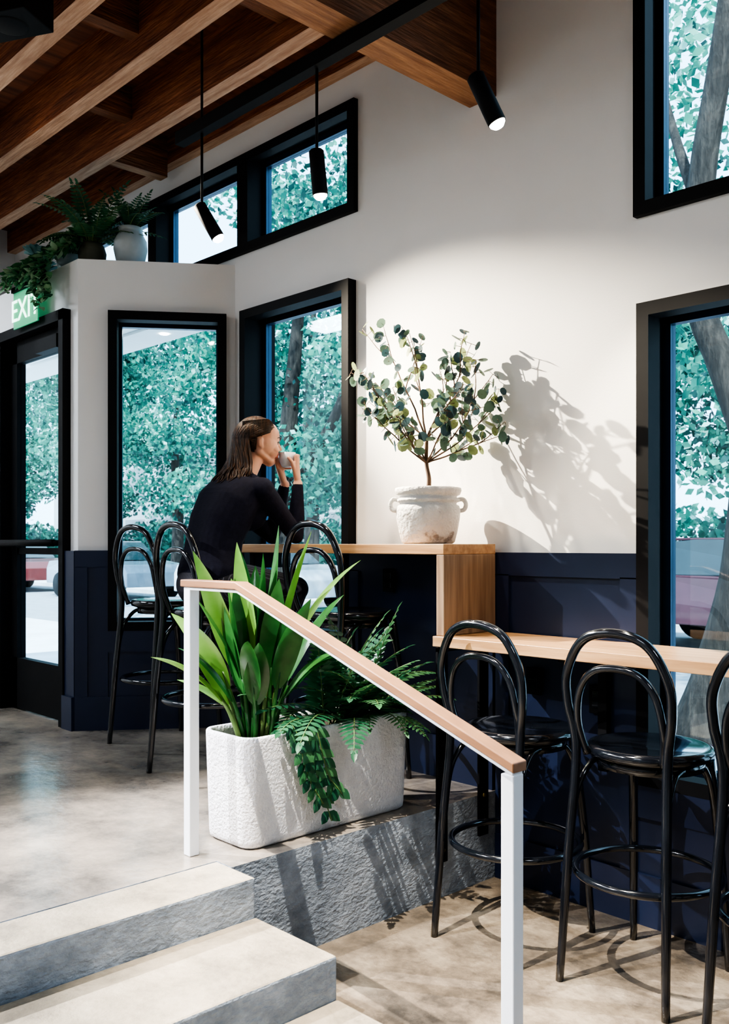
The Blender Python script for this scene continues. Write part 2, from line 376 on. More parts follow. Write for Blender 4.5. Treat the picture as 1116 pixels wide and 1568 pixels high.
# ------------------------------------------------------------------ bar stools
def stool(loc,rz=0):
    mb=MB()
    mb.lathe([(0,.722),(.175,.720),(.203,.730),(.208,.746),(.200,.760),(.182,.762),(.165,.755),(0,.750)],(0,.03,0),48)
    mb.lathe([(.15,.69),(.172,.69),(.172,.722),(.15,.722),(.15,.69)],(0,.03,0),40)
    out=[(-.185,-.225,0),(-.172,-.195,.4),(-.160,-.165,.74),(-.182,-.180,.90),(-.178,-.192,1.00),(-.125,-.203,1.10),(-.05,-.21,1.138),(.05,-.21,1.138),(.125,-.203,1.10),(.178,-.192,1.00),(.182,-.180,.90),(.160,-.165,.74),(.172,-.195,.4),(.185,-.225,0)]
    mb.tube(out,[.013]+[.0155]*12+[.013],n=12,sub=7)
    inn=[(-.135,-.14,.735),(-.150,-.172,.85),(-.128,-.187,.96),(-.06,-.195,1.022),(.06,-.195,1.022),(.128,-.187,.96),(.150,-.172,.85),(.135,-.14,.735)]
    mb.tube(inn,.0125,n=10,sub=7)
    for s in (-1,1):
        mb.tube([(s*.175,.235,0),(s*.158,.205,.4),(s*.138,.165,.725)],[.0125,.0155,.016],n=12)
    ring=[(.232*math.cos(a),.008+.232*math.sin(a),.345) for a in [i*2*math.pi/16 for i in range(16)]]
    mb.tube(ring,.0125,closed=True,n=10,sub=3)
    c=[(-.151,.19,.50),(-.138,.18,.62),(-.09,.17,.69),(-.03,.165,.708)]
    mb.tube(c,.010); mb.tube([(-x,y,z) for x,y,z in c],.010)
    for s in (-1,1):
        mb.tube([(s*.153,.19,.50),(s*.145,.165,.62),(s*.142,.12,.69),(s*.142,.06,.708)],.010)
        mb.tube([(s*.168,-.182,.50),(s*.160,-.155,.62),(s*.150,-.10,.69),(s*.148,-.04,.708)],.010)
    return mb.obj('bar_stool',[m_gloss],loc=loc,rz=rz)
stool((-1.57,2.78,0),.02); stool((-2.07,2.73,0),-.03); stool((-1.06,2.76,0),.0)
stool((-3.06,2.80,ZP),0); stool((-3.59,2.46,ZP),-.04); stool((-4.32,2.66,ZP),.08)

# ------------------------------------------------------------------ planter
def rrect(hx,hy,r,z,n=6):
    o=[]
    for (cx,cy,a0) in ((hx-r,hy-r,0),(-hx+r,hy-r,90),(-hx+r,-hy+r,180),(hx-r,-hy+r,270)):
        for i in range(n+1):
            a=math.radians(a0+90*i/n); o.append((cx+r*math.cos(a),cy+r*math.sin(a),z))
    return o
def loft(mb,loops,mi,cap=True):
    n=len(loops[0]); vs=[p for l in loops for p in l]; fs=[]
    for i in range(len(loops)-1):
        for j in range(n): fs.append((i*n+j,i*n+(j+1)%n,(i+1)*n+(j+1)%n,(i+1)*n+j))
    if cap: fs.append(tuple(range(n-1,-1,-1)))
    mb.add(vs,fs,mi,True)
mb=MB()
loft(mb,[rrect(.120,.385,.05,.0),rrect(.132,.397,.055,.010),rrect(.136,.40,.06,.03),rrect(.145,.408,.06,.37),rrect(.145,.408,.06,.383),rrect(.140,.403,.055,.389),rrect(.128,.391,.05,.387),rrect(.124,.387,.05,.37),rrect(.122,.385,.05,.34)],0)
l=rrect(.123,.386,.05,.345); mb.add(l,[tuple(range(len(l)))],1)
mb.obj('trough_planter',[m_planter,m_soil],loc=(-2.70,2.30,ZP+.001))
zs=ZP+.346
# broad-leaf plant: stout petioles fanning up, each carrying a wide elliptical arching blade
mb=MB()
base=Vector((-2.70,2.05,zs))
# azimuth, elevation, length, width, material (1 lime, 2 deep green), droop
spec=[(222,68,.70,.105,1,.7),(205,52,.56,.105,1,1.1),(232,42,.46,.10,1,1.2),(245,80,.70,.105,1,.4),(290,72,.50,.095,2,.9),(315,60,.46,.095,2,1.3),
      (30,74,.76,.09,1,.9),(48,64,.74,.085,1,1.3),(75,60,.60,.085,2,1.2),(55,82,.76,.09,2,.6),(120,62,.52,.09,2,1.1),(150,78,.62,.10,2,.7),
      (0,68,.56,.095,2,1.2),(200,84,.66,.105,2,.5),(262,56,.44,.095,2,1.3),(215,28,.36,.085,1,1.0),(345,78,.58,.095,2,.8),(175,68,.60,.10,1,.9),
      (240,64,.56,.105,2,.9),(18,52,.46,.09,2,1.4),(228,56,.40,.10,1,.9),(270,78,.56,.095,2,.7),(10,84,.66,.085,2,.6),(330,66,.40,.09,2,1.1),(60,46,.46,.08,2,1.4),(190,74,.50,.10,2,.8)]
for i,(az,el,L,W,mi,dr) in enumerate(spec):
    az=math.radians(az+U(-6,6)); el=math.radians(el)
    d=Vector((math.cos(az)*math.cos(el),math.sin(az)*math.cos(el),math.sin(el)))
    d0=(d+Vector((0,0,1.3))).normalized()
    b0=base+Vector((d.x*.06+U(-.02,.02),d.y*.08+U(-.03,.03),0)); b1=b0+d0*L*.24; b2=b1+(d0+d*.6).normalized()*L*.20
    mb.tube([b0,b1,b2+(b2-b1)*.1],[.010,.008,.004],0 if mi==1 else 2,n=7,sub=3)
    sd=Vector((-math.sin(az+U(-.7,.7)),math.cos(az+U(-.7,.7)),U(-.3,.3)))
    mb.blade(b1+(b2-b1)*.55,(b2-b1),L*.68,W,mi,droop=dr,nseg=14,fold=.30,peak=.44,full=.80,side=sd)
mb.obj('broadleaf_plant',[m_gstem,m_lime,m_lime2])
def frond(mb,b,d,L,lf,wf,mi,droop,n=14,sm=0,tw=0):
    p=Vector(b); d=Vector(d).normalized(); side=d.cross(Vector((0,0,1)))
    side=side.normalized() if side.length>.05 else Vector((1,0,0))
    if tw: side=Matrix.Rotation(tw,3,d)@side
    pts=[p.copy()]
    for i in range(n):
        d=(d+Vector((0,0,-droop/n))).normalized(); p=p+d*L/n; pts.append(p.copy()); t=(i+1)/n
        if t<.16: continue
        k=math.sin(math.pi*min(.97,.18+t*.80))**.7; sd=(side-d*side.dot(d)).normalized()
        for s in (-1,1): mb.blade(p,sd*s*.9+d*.45,lf*k,wf,mi,droop=.25,nseg=3,fold=.15,side=d)
    if mi: mb.blade(p,d,lf*.6,wf,mi,droop=.2,nseg=3)
    mb.tube(pts,[.0035,.0015],sm,n=5,sub=1)
mb=MB()
base=Vector((-2.68,2.44,zs))
for i in range(30):
    az=math.radians(-100+200*i/29+U(-8,8)); el=math.radians(U(35,80))
    d=Vector((abs(math.cos(az))*math.cos(el)*.8,math.sin(az)*math.cos(el),math.sin(el)))
    frond(mb,base+Vector((U(-.05,.05),U(-.16,.12),0)),d,U(.32,.48),.080,.024,1 if i%3 else 2,U(.7,1.5),n=15)
for i,(az,el,L) in enumerate([(-60,40,.36),(-75,30,.36),(-40,50,.36),(-10,55,.36),(30,58,.38),(60,50,.40),(-80,55,.40),(80,40,.38)]):
    az=math.radians(az); el=math.radians(el)
    frond(mb,base+Vector((.03,U(-.15,.1),0)),(math.cos(az)*math.cos(el)*.8,math.sin(az)*math.cos(el),math.sin(el)),L,.07,.022,2 if i%2 else 1,1.1,n=14)
mb.obj('potted_fern',[m_gstem,m_fern,m_fern2])
mb=MB(); base=Vector((-2.67,2.62,zs))
for i in range(19):
    az=math.radians(-75+i*9.5); el=math.radians(U(25,65))
    frond(mb,base+Vector((U(-.03,.03),U(-.03,.03),0)),(math.cos(az)*math.cos(el)*.8,math.sin(az)*math.cos(el),math.sin(el)),U(.22,.34),.055,.014,1,1.2,n=15)
mb.obj('leafy_fern',[m_gstem,m_fern2])
mb=MB()
for (y0,ln,ph) in ((2.08,.24,0),(2.12,.31,1),(2.17,.22,2)):
    pts=[(-2.60,y0,zs+.01),(-2.57,y0+.0,zs+.075),(-2.53,y0+.01,zs+.04),(-2.520,y0+.03,zs-.05),(-2.520,y0+.06,zs-.13),(-2.505,y0+.11,zs+.02-ln)]
    C=catmull(pts,5); mb.tube(pts,.0022,0,n=5,sub=5)
    for k,p in enumerate(C[6:]):
        if k%2: continue
        for s in (-1,1):
            mb.blade(p,Vector((.25,s*.8,-.45+U(-.2,.2))),.06,.038,1+(k%4>1),droop=.3,nseg=4,fold=.15,side=Vector((U(-.1,.2),.45,.8*s)))
mb.obj('trailing_pothos',[m_gstem,m_fern2,m_fern])

# ------------------------------------------------------------------ eucalyptus in ceramic pot
mb=MB()
mb.lathe([(0,0),(.105,0),(.115,.008),(.126,.05),(.137,.11),(.139,.145),(.134,.163),(.122,.170),(.124,.178),(.136,.182),(.136,.192),(.124,.198),(.124,.205),(.138,.212),(.144,.228),(.142,.240),(.132,.243),(.120,.236),(.116,.21)],(0,0,0),56,0)
mb.lathe([(.118,.212),(.06,.217),(0,.219)],(0,0,0),40,1)
for s in (-1,1):
    ux,uy=.691*s,.723*s
    mb.tube([(ux*.125,uy*.125,.19),(ux*.150,uy*.150,.192),(ux*.163,uy*.163,.172),(ux*.155,uy*.155,.148),(ux*.130,uy*.130,.142)],.010,0,n=10)
pot=mb.obj('ceramic_pot',[m_pot,m_soil],loc=(-2.715,2.975,1.4235))
random.seed(21)
mb=MB(); b0=Vector((-2.715,2.975,1.644))
trunk=[b0,b0+Vector((.005,0,.06)),b0+Vector((-.01,0,.13)),b0+Vector((0,-.01,.23))]
mb.tube(trunk,[.011,.009,.008],0,n=8)
Rt=Vector((.691,.723,0)); Fw=Vector((-.723,.691,0))
def clampY(p):
    if p.y>3.165: p.y=3.165
    return p
def sprig(st,d,L,depth=0,n=12):
    p=Vector(st); d=Vector(d).normalized(); pts=[p.copy()]
    for i in range(n):
        d=(d+Vector((U(-.16,.16),U(-.12,.12),U(-.08,.12)))).normalized(); p=clampY(p+d*L/n); pts.append(p.copy())
        if i>=3:
            for s in (-1,1):
                if R()<.08: continue
                sd=d.cross(Vector((U(-1,1),U(-1,1),U(-1,1)))).normalized()
                r=U(.019,.032)*(1-.25*i/n); c=p+sd*(r+.010)
                c=clampY(c); q=R(); mb.disc(c,Vector((U(-1,1),U(-1,.6),U(-.6,.9))),r,1+(0 if q<.42 else 1 if q<.66 else 2))
                mb.tube([p,c],.0012,0,n=4,sub=1)
        if depth==0 and i in (4,7) and R()<.9:
            sprig(p,d+Vector((U(-.8,.8),U(-.7,.5),U(-.2,.5))),L*.42,1,6)
    mb.tube(pts,[.0045 if depth==0 else .0025,.0012],0,n=6,sub=1)
t1=trunk[2]; t2=trunk[3]
for (st,rt,fw,up,L) in [(t2,-.35,.1,1,.58),(t2,-.10,0,1,.46),(t2,.32,.0,1,.46),(t1,-.9,-.2,.95,.44),(t1,-1.0,.1,.65,.36),(t1,.9,-.1,.70,.42),(t2,.75,-.4,.8,.40),(t1,-.7,-.8,.7,.36),(t2,-.7,.3,.95,.42),(t1,1.0,-.5,.50,.36),(t2,.1,-.8,.8,.36),(t1,.2,-.9,.50,.30),(t1,.6,-.3,.7,.36),(t1,-.5,-.3,.7,.34),(t2,.6,.1,.9,.40)]:
    sprig(st,Rt*rt+Fw*fw+Vector((0,0,up)),L)
mb.obj('eucalyptus_tree',[m_stem,m_euA,m_euB,m_euC])

# ------------------------------------------------------------------ plants on the vestibule shelf
SH=3.051
mb=MB(); mb.lathe([(0,0),(.06,0),(.085,.04),(.098,.10),(.094,.15),(.07,.195),(.064,.21),(.072,.225),(.064,.228),(.056,.20)],n=40); mb.lathe([(.058,.20),(0,.205)],mi=1)
m_gpot=M('grey_glazed_pot',(.50,.55,.57),(.40,.45,.47),scale=10,rough=.5)
mb.obj('grey_vase',[m_gpot,m_soil],loc=(-4.90,2.78,SH))
mb=MB(); mb.lathe([(0,0),(.05,0),(.078,.03),(.082,.08),(.07,.12),(.05,.14),(.045,.13)],n=32); mb.lathe([(.05,.128),(0,.13)],mi=1)
m_bpot=M('dark_ribbed_pot',(.05,.05,.035),(.10,.10,.07),scale=8,rough=.7)
mb.obj('small_dark_pot',[m_bpot,m_soil],loc=(-5.06,2.62,SH))
mb=MB(); base=Vector((-5.06,2.62,SH+.131))
for i in range(34):
    az=math.radians(i*137.5); el=math.radians(U(28,72))
    frond(mb,base+Vector((U(-.02,.02),U(-.02,.02),0)),(math.cos(az)*math.cos(el),math.sin(az)*math.cos(el)*.8,math.sin(el)),U(.26,.44),.065,.016,1 if i%3 else 2,U(.8,1.4),n=16)
base=Vector((-4.90,2.78,SH+.206))
for i in range(16):
    az=math.radians(i*137.5+20); el=math.radians(U(25,75))
    frond(mb,base+Vector((U(-.02,.02),U(-.02,.02),0)),(math.cos(az)*math.cos(el)*.9,math.sin(az)*math.cos(el)*.5-.05,math.sin(el)),U(.18,.28),.05,.012,1,U(.8,1.3),n=14)
mb.obj('boston_fern',[m_gstem,m_fern,m_fern2])
mb=MB()
mb.lathe([(0,0),(.07,0),(.09,.1),(.095,.14),(.085,.14),(.08,.12),(0,.12)],(-5.40,2.66,SH),32,4)
for i in range(24):
    x=U(-5.66,-5.05); ln=U(.04,.26) if x>-5.27 else U(.0,.07)
    pts=[(-5.40+U(-.04,.04),2.66,SH+.12),((x-5.40)/2,2.62,SH+.22+U(-.04,.06)),(x,2.53,SH+.14),(x+U(-.03,.03),2.40,SH+.05),(x+U(-.05,.05),2.36+U(-.02,.01),SH+.01-ln*.4),(x+U(-.06,.06),2.36,SH-.0-ln)]
    mb.tube(pts,.002,0,n=4,sub=4)
    for p in catmull(pts,5)[3:]:
        for k in range(2):
            mb.blade(p,Vector((U(-1,1),U(-.9,.0),U(-.6,.5))),U(.05,.075),U(.032,.045),1+int(U(0,3)),droop=.6,nseg=4,fold=.2)
mb.obj('trailing_ivy',[m_gstem,m_fern,m_fern2,m_ivy,m_gpot])
mb=MB(); mb.lathe([(0,0),(.08,0),(.10,.09),(.09,.09),(0,.07)],(0,0,0),32,1)
for j,(cx,cy,cz,r) in enumerate([(0,0,.15,.12),(-.16,-.02,.16,.11),(.10,-.03,.20,.10),(-.06,-.04,.26,.11),(.0,-.06,.11,.08),(.12,-.06,.14,.09)]):
    for i in range(26):
        az=i*2.4; el=math.radians(80-i*3); 
        mb.blade((cx,cy,cz),(math.cos(az)*math.cos(el),math.sin(az)*math.cos(el),math.sin(el)),r*(.5+.5*i/26),.055,0,droop=-.3,nseg=5,fold=.4,peak=.65)
mb.obj('succulent_planter',[m_suc,m_gpot],loc=(-5.82,2.68,SH))

# ------------------------------------------------------------------ track lighting
mb=MB(); mb.box(-3.775,1.2,2.375,2.425,3.30,3.358)
for x in (-3.588,-1.2,.6): mb.tube([(x,2.4,3.35),(x,2.4,3.98)],.006,sub=1)
mb.obj('track_light_rail',[m_black])
def spot(loc,aim,power,ang,ztop,col=(1,.88,.70),blend=.6,size=.02):
    mb=MB(); p=Vector(loc); d=Vector(aim).normalized()
    mb.tube([(0,0,ztop-p.z),(0,0,.0)],.006,sub=1)
    mb.lathe([(0,-.03),(.022,-.03),(.030,-.022),(.031,.145),(.028,.147),(.027,.135)],(0,0,0),28,0,axis=d)
    mb.lathe([(.0275,.140),(.026,.152),(.016,.163),(0,.166)],(0,0,0),28,1,axis=d)
    o=mb.obj('track_spotlight',[m_black,m_lampon],loc=loc)
    ld=bpy.data.lights.new('spot_bulb','SPOT'); ld.energy=power; ld.spot_size=math.radians(ang); ld.spot_blend=blend; ld.color=col; ld.shadow_soft_size=size
    lo=bpy.data.objects.new('spot_bulb',ld); scene.collection.objects.link(lo); lo.parent=o
    lo.location=d*.195; lo.rotation_euler=d.to_track_quat('-Z','Y').to_euler()
    return o
spot((-3.588,2.4,2.95),(.345,.36,-.85),60,75,3.299)
spot((-2.784,2.4,2.95),(.0,.12,-.95),55,80,3.299)
spot((-1.966,2.4,2.95),(.28,.30,-.87),70,80,3.299)
# lamps on the parallel tracks nearer the room centre
S=Vector((-5.12,1.93,3.60)); spot(S,Vector((-2.45,3.07,1.90))-S,1900,32,3.69,blend=.9,size=.012)
for (loc,aim,p,a_,c_) in [((-4.9,.3,3.3),(-1.9,2.3,0),1100,42,(.97,.97,1)),((-3.4,-.9,3.3),(-2.4,1.6,.2),700,44,(.94,.96,1)),((-2.05,1.15,3.45),(-1.80,2.15,0),750,42,(1,.93,.82))]:
    L=Vector(loc); spot(L,Vector(aim)-L,p,a_,3.70,col=c_,blend=.6,size=.008)

# speaker
mb=MB(); mb.box(-.14,.14,-.10,.10,-.09,.09,0); mb.lathe([(0,.004),(.07,.004),(.075,0)],(0,0,-.09),30,0,axis=(0,0,-1)); mb.tube([(0,0,.08),(0,0,.28)],.012,sub=1)
mb.obj('ceiling_speaker',[m_black],loc=(-3.80,1.60,3.66),rz=.5,bevel=.015)

# unseen fill panels, added to raise the ambient light
m_fill=EM('fill_panel_glow',(.92,.96,1),1.5)
for (x,y,p) in [(-4.8,-1.2,50),(-1.2,-1.8,46),(1.4,1.0,30),(-6.4,.8,60)]:
    mb=MB(); mb.box(-.5,.5,-.25,.25,.012,.06,0); mb.box(-.49,.49,-.24,.24,.008,.012,1)
    for sx in (-.4,.4): mb.tube([(sx,0,.05),(sx,0,.45)],.004,sub=1)
    o=mb.obj('fill_panel',[m_black,m_fill],loc=(x,y,3.5))
    ld=bpy.data.lights.new('fill_panel_light','AREA'); ld.shape='RECTANGLE'; ld.size=.98; ld.size_y=.48; ld.energy=p; ld.color=(.80,.90,1)
    lo=bpy.data.objects.new('fill_panel_light',ld); scene.collection.objects.link(lo); lo.parent=o; lo.location=(0,0,-.002)

# ------------------------------------------------------------------ woman
random.seed(7)
caps=[]
def cap(a,b,r0,r1,tag): caps.append((Vector(a),Vector(b),r0,r1,tag))
SX=-3.59
pel=Vector((SX,2.465,1.245))
cap(pel+Vector((-.085,0,0)),pel+Vector((.085,0,0)),.118,.118,2)
cap(pel+Vector((-.06,-.04,-.01)),pel+Vector((.06,-.04,-.01)),.105,.105,2)
sec=[(-.074,.074,2.455,1.285,.118),(-.052,.052,2.455,1.37,.104),(-.050,.052,2.47,1.45,.102),(-.060,.065,2.50,1.53,.106),(-.070,.085,2.54,1.61,.104),(-.085,.105,2.575,1.655,.088)]
for i in range(len(sec)-1):
    for k in range(8):
        t=k/8; q=[sec[i][j]*(1-t)+sec[i+1][j]*t for j in range(5)]
        cap((SX+q[0],q[2],q[3]),(SX+q[1],q[2],q[3]),q[4],q[4],0)
cap((SX-.05,2.61,1.56),(SX+.09,2.61,1.56),.076,.076,0)
shL=Vector((-3.725,2.60,1.672)); shR=Vector((-3.415,2.61,1.672))
cap(shL,shR,.059,.059,0); cap((SX-.07,2.60,1.69),(SX+.10,2.60,1.69),.062,.062,0); cap((SX-.02,2.605,1.705),(SX+.06,2.605,1.705),.060,.060,0)
nb=Vector((-3.568,2.615,1.72)); nt_=Vector((-3.560,2.67,1.83))
cap(nb,nt_,.052,.048,1)
cap(Vector((-3.568,2.605,1.715)),Vector((-3.567,2.612,1.740)),.067,.059,0)
elR=Vector((-3.455,2.845,1.462)); elL=Vector((-3.665,2.865,1.462))
C0=Vector((-3.507,2.832,1.828))
wrR=Vector((-3.457,2.860,1.714)); wrL=Vector((-3.565,2.866,1.714))
for sh,el,wr in ((shR,elR,wrR),(shL,elL,wrL)):
    mid=sh.lerp(el,.5); cap(sh,mid,.056,.048,0); cap(mid,el,.048,.038,0)
    m2=el.lerp(wr,.35); cap(el,m2,.038,.040,0); cap(m2,el.lerp(wr,.93),.040,.027,0); cap(el.lerp(wr,.9),wr,.024,.023,1)
for s in (-1,1):
    hip=pel+Vector((s*.09,.02,-.005)); kn=Vector((SX+s*.10,2.875,1.205)); an=Vector((SX+s*.085,2.70,.815))
    cap(hip,hip.lerp(kn,.5),.108,.088,2); cap(hip.lerp(kn,.5),kn,.088,.062,2)
    cap(kn,kn.lerp(an,.3),.060,.056,2); cap(kn.lerp(an,.3),kn.lerp(an,.92),.056,.040,2); cap(kn.lerp(an,.85),an,.034,.032,1)
    toe=Vector((SX+s*.095,2.83,.760)); heel=Vector((SX+s*.085,2.665,.765))
    cap(an,heel,.034,.034,3); cap(heel,toe,.036,.027,3); cap(an,heel.lerp(toe,.6),.034,.033,3)
def P(C,ang,rad,dz): a=math.radians(ang); return C+Vector((math.cos(a)*rad,math.sin(a)*rad,dz))
ctr=C0.copy()
for (wr,a0,dirn) in ((wrR,28,1),(wrL,170,-1)):
    off=0 if dirn==1 else -.004
    for k,(dz,ext,r) in enumerate([(.022,78,.0082),(.004,84,.0086),(-.014,80,.0082),(-.031,68,.0072)]):
        rad=.052 if dirn==1 else .055
        if dirn==-1: ext*=.72
        k0=P(ctr,a0-dirn*14,rad+.006,dz-.004+off)
        cap(wr,k0,.0165,.0115,1)
        q=[k0]+[P(ctr,a0+dirn*ext*t,rad+(.004 if t<.5 else .001),dz+off) for t in (.33,.68,1)]
        for i in range(3): cap(q[i],q[i+1],r*(1.12-.08*i),r*(1.04-.08*i),1)
    th0=wr.lerp(P(ctr,a0-dirn*32,.054,-.02),.5); th1=P(ctr,a0-dirn*40,.055,-.012); th2=P(ctr,a0-dirn*58,.052,.008)
    cap(wr,th0,.016,.013,1); cap(th0,th1,.012,.0095,1); cap(th1,th2,.0095,.008,1)
H=Vector((-3.557,2.702,1.900)); F=Vector((.44,.895,-.06)).normalized(); Rr=F.cross(Vector((0,0,1))).normalized(); Uu=Rr.cross(F)
def hp(r,f,u): return H+Rr*r+F*f+Uu*u
cap(hp(0,-.022,.028),hp(0,.018,.036),.084,.080,1)
cap(hp(-.012,.02,.0),hp(.012,.02,.0),.070,.070,1)
cap(hp(-.020,.048,-.028),hp(.020,.048,-.028),.043,.043,1)
cap(hp(0,.03,-.05),hp(0,.054,-.076),.048,.028,1)
cap(hp(0,.066,-.080),hp(0,.068,-.080),.018,.016,1)
for s in (-1,1):
    cap(hp(s*.052,-.005,-.040),hp(s*.016,.056,-.076),.024,.020,1)
    cap(hp(s*.012,.085,.028),hp(s*.036,.073,.026),.012,.011,1)
    cap(hp(s*.034,.062,-.024),hp(s*.034,.060,-.030),.030,.026,1)
    cap(hp(s*.076,-.006,.014),hp(s*.074,.000,-.022),.011,.008,1); cap(hp(s*.080,-.014,.010),hp(s*.077,-.010,-.012),.009,.008,1)
cap(hp(0,.086,.018),hp(0,.106,-.016),.007,.0095,1); cap(hp(-.008,.094,-.021),hp(.008,.094,-.021),.008,.008,1)
cap(hp(-.014,.087,-.041),hp(.014,.087,-.041),.0095,.0095,4); cap(hp(-.012,.086,-.053),hp(.012,.086,-.053),.010,.010,4)
mb=MB()
for (a,b,r0,r1,t) in caps:
    d=b-a
    if d.length<1e-4: d=Vector((0,0,.001))
    ax=d.normalized(); prof=[]
    for i in range(6): th=math.radians(-88+i*17.6); prof.append((r0*math.cos(th),r0*math.sin(th)))
    for i in range(6): th=math.radians(i*17.6); prof.append((r1*math.cos(th),d.length+r1*math.sin(th)))
    n0=len(mb.v); mb.lathe(prof,a,24,0,axis=ax)
    mb.f.append(tuple(n0+23-j for j in range(24))); mb.m.append(0); mb.s.append(True)
    mb.f.append(tuple(n0+11*24+j for j in range(24))); mb.m.append(0); mb.s.append(True)
tmp=mb.obj('tmp_body',[m_skin])
bm=bmesh.new(); bm.from_mesh(tmp.data); bmesh.ops.recalc_face_normals(bm,faces=bm.faces); bm.to_mesh(tmp.data); bm.free()
rm=tmp.modifiers.new('r','REMESH'); rm.mode='VOXEL'; rm.voxel_size=.0035
sm=tmp.modifiers.new('s','SMOOTH'); sm.factor=.5; sm.iterations=6
dg=bpy.context.evaluated_depsgraph_get(); me=bpy.data.meshes.new_from_object(tmp.evaluated_get(dg))
bpy.data.objects.remove(tmp)
wom=empty('seated_woman',(SX,2.465,1.128))
me.materials.clear()
for m in (m_top,m_skin,m_trs,m_shoe,m_lip): me.materials.append(m)
nf=len(me.polygons); cen=np.zeros(nf*3); me.polygons.foreach_get('center',cen); cen=cen.reshape(-1,3)
best=np.full(nf,1e9); tag=np.zeros(nf,dtype=np.int32)
for (a,b,r0,r1,t) in caps:
    a=np.array(a);b=np.array(b);d=b-a;l2=max(d@d,1e-9); tt=np.clip(((cen-a)@d)/l2,0,1)
    sd=np.linalg.norm(cen-(a+tt[:,None]*d),axis=1)-(r0+(r1-r0)*tt)
    k=sd<best; best[k]=sd[k]; tag[k]=t
me.polygons.foreach_set('material_index',tag); me.polygons.foreach_set('use_smooth',[True]*nf); me.update()
bo=bpy.data.objects.new('body',me); scene.collection.objects.link(bo); bo.parent=wom; bo.location=-wom.location
mb=MB()
for s in (-1,1):
    c=hp(s*.031,.077,.006); mb.lathe([(.011*math.cos(math.radians(a)),.011*math.sin(math.radians(a))) for a in range(-90,91,20)],c,14,0)
    mb.tube([hp(s*.014,.098,.030),hp(s*.030,.093,.037),hp(s*.050,.076,.031)],.0032,1,n=6)
    mb.tube([hp(s*.018,.088,.011),hp(s*.031,.090,.015),hp(s*.046,.078,.010)],.0026,1,n=6)
mb.obj('eyes',[m_eye,m_hair],parent=wom,loc=-wom.location)
# hair
mb=MB()
hc=hp(0,-.016,.034)
nu,nv=56,40; vs=[];fs=[]
for i in range(nv+1):
    th=math.pi*i/nv
    for j in range(nu):
        ph=2*math.pi*j/nu; q=Vector((math.sin(th)*math.cos(ph),math.sin(th)*math.sin(ph),math.cos(th)))
        rad=.0975+.0015*math.sin(ph*17+q.z*9)
        vs.append(hc+Rr*q.x*rad*.95+F*q.y*rad*1.06+Uu*q.z*rad)
def hairline(f_,z_):
    if f_>.70: return z_>.46
    if f_>.10: return z_> -.06+(f_-.10)/.60*.52
    if f_>-.12: return z_>-.08
    return z_>-.80
for i in range(nv):
    for j in range(nu):
        th=math.pi*(i+.5)/nv; ph=2*math.pi*(j+.5)/nu; f_=math.sin(th)*math.sin(ph); z_=math.cos(th)
        if hairline(f_,z_): fs.append((i*nu+j,i*nu+(j+1)%nu,(i+1)*nu+(j+1)%nu,(i+1)*nu+j))
mb.add(vs,fs,0,True)
def wp(sx,b,dz): return Vector((H.x+sx*.95,H.y+b,H.z-dz))
for i in range(620):
    ph=math.radians(U(-215,35)); el=math.radians(U(-35,80))
    q=Vector((math.cos(ph)*math.cos(el),math.sin(ph)*math.cos(el),math.sin(el)))
    if not hairline(q.y+.03,q.z-.04): continue
    p0=hc+Rr*q.x*.093+F*q.y*.100+Uu*q.z*.095
    q2=Vector((q.x*.95,min(q.y,-.1)-.40,-.15)).normalized(); p1=hc+Rr*q2.x*.100+F*q2.y*.112+Uu*(q2.z*.098-.01)
    sx=q.x*.085+U(-.022,.022); w=U(-.016,.016); wv=.010*math.sin(q.x*9+i*.37)
    end=U(.19,.34); back=-.098-U(0,.05)*(1-abs(q.x)*.5)
    e1=(end-.10)
    p2=wp(sx-.02,back+.005,.10); p3=wp(sx*1.15-.02+w+wv,back-.018,.10+e1*.35); p35=wp(sx*1.25-.03-w-wv,back-.040+wv,.10+e1*.7); p4=wp(sx*1.35-.035+w*.5,back-.062+U(-.025,.02),end)
    pm=hc+((p0-hc).normalized()+(p1-hc).normalized()).normalized()*.1010
    mb.tube([p0,pm,p1,p2,p3,p35,p4],[.001,.0035,.004,.0045,.0045,.004,.001],0,n=5,sub=4)
for s in (-1,1):
    for k in range(14):
        mb.tube([hp(s*(.034+.003*k),.074-.0022*k,.068+.0022*k),hp(s*.087,.020,.044+.005*k),hp(s*.088,-.03,.024+.006*k),hp(s*.055,-.095,.014+.006*k)],[.001,.0028,.0036,.003],0,n=5,sub=5)
mb.obj('hair',[m_hair],parent=wom,loc=-wom.location)
mb=MB()
mb.lathe([(0,-.036),(.022,-.036),(.027,-.030),(.039,.0),(.0435,.034),(.0415,.034),(.037,.0),(.024,-.028),(0,-.030)],(0,0,0),36,0)
mb.obj('coffee_cup',[m_cup],loc=C0+Vector((0,0,.002)))

# ------------------------------------------------------------------ exterior
mb=MB(); mb.box(-60,25,3.41,7.2,-.1,.10,0); mb.box(-60,25,7.2,14.0,-.1,.02,1); mb.box(-60,25,14.0,60,-.1,.12,0); mb.obj('street_ground',[m_pave,m_road])
mb=MB(); mb.box(-9,-4.62,2.61,3.405,-.1,.34,0); mb.box(-9,-4.5,3.405,4.6,.10,.34,0); mb.obj('entry_landing',[m_pave])
mb=MB(); mb.box(-9,-5.05,3.41,3.72,2.93,3.03,0)
for x in (-6.6,-5.8): mb.lathe([(0,0),(.03,0)],(x,3.56,2.925),20,1)
mb.obj('entry_canopy',[m_white,m_lampon])
m_bld=M('pale_facade',(.52,.55,.58),(.45,.48,.51),scale=1,rough=.8)
mb=MB(); mb.box(-52,-19,24.5,32,.12,6.2,0); mb.box(-52.3,-18.7,24.2,32,6.2,6.5,1)
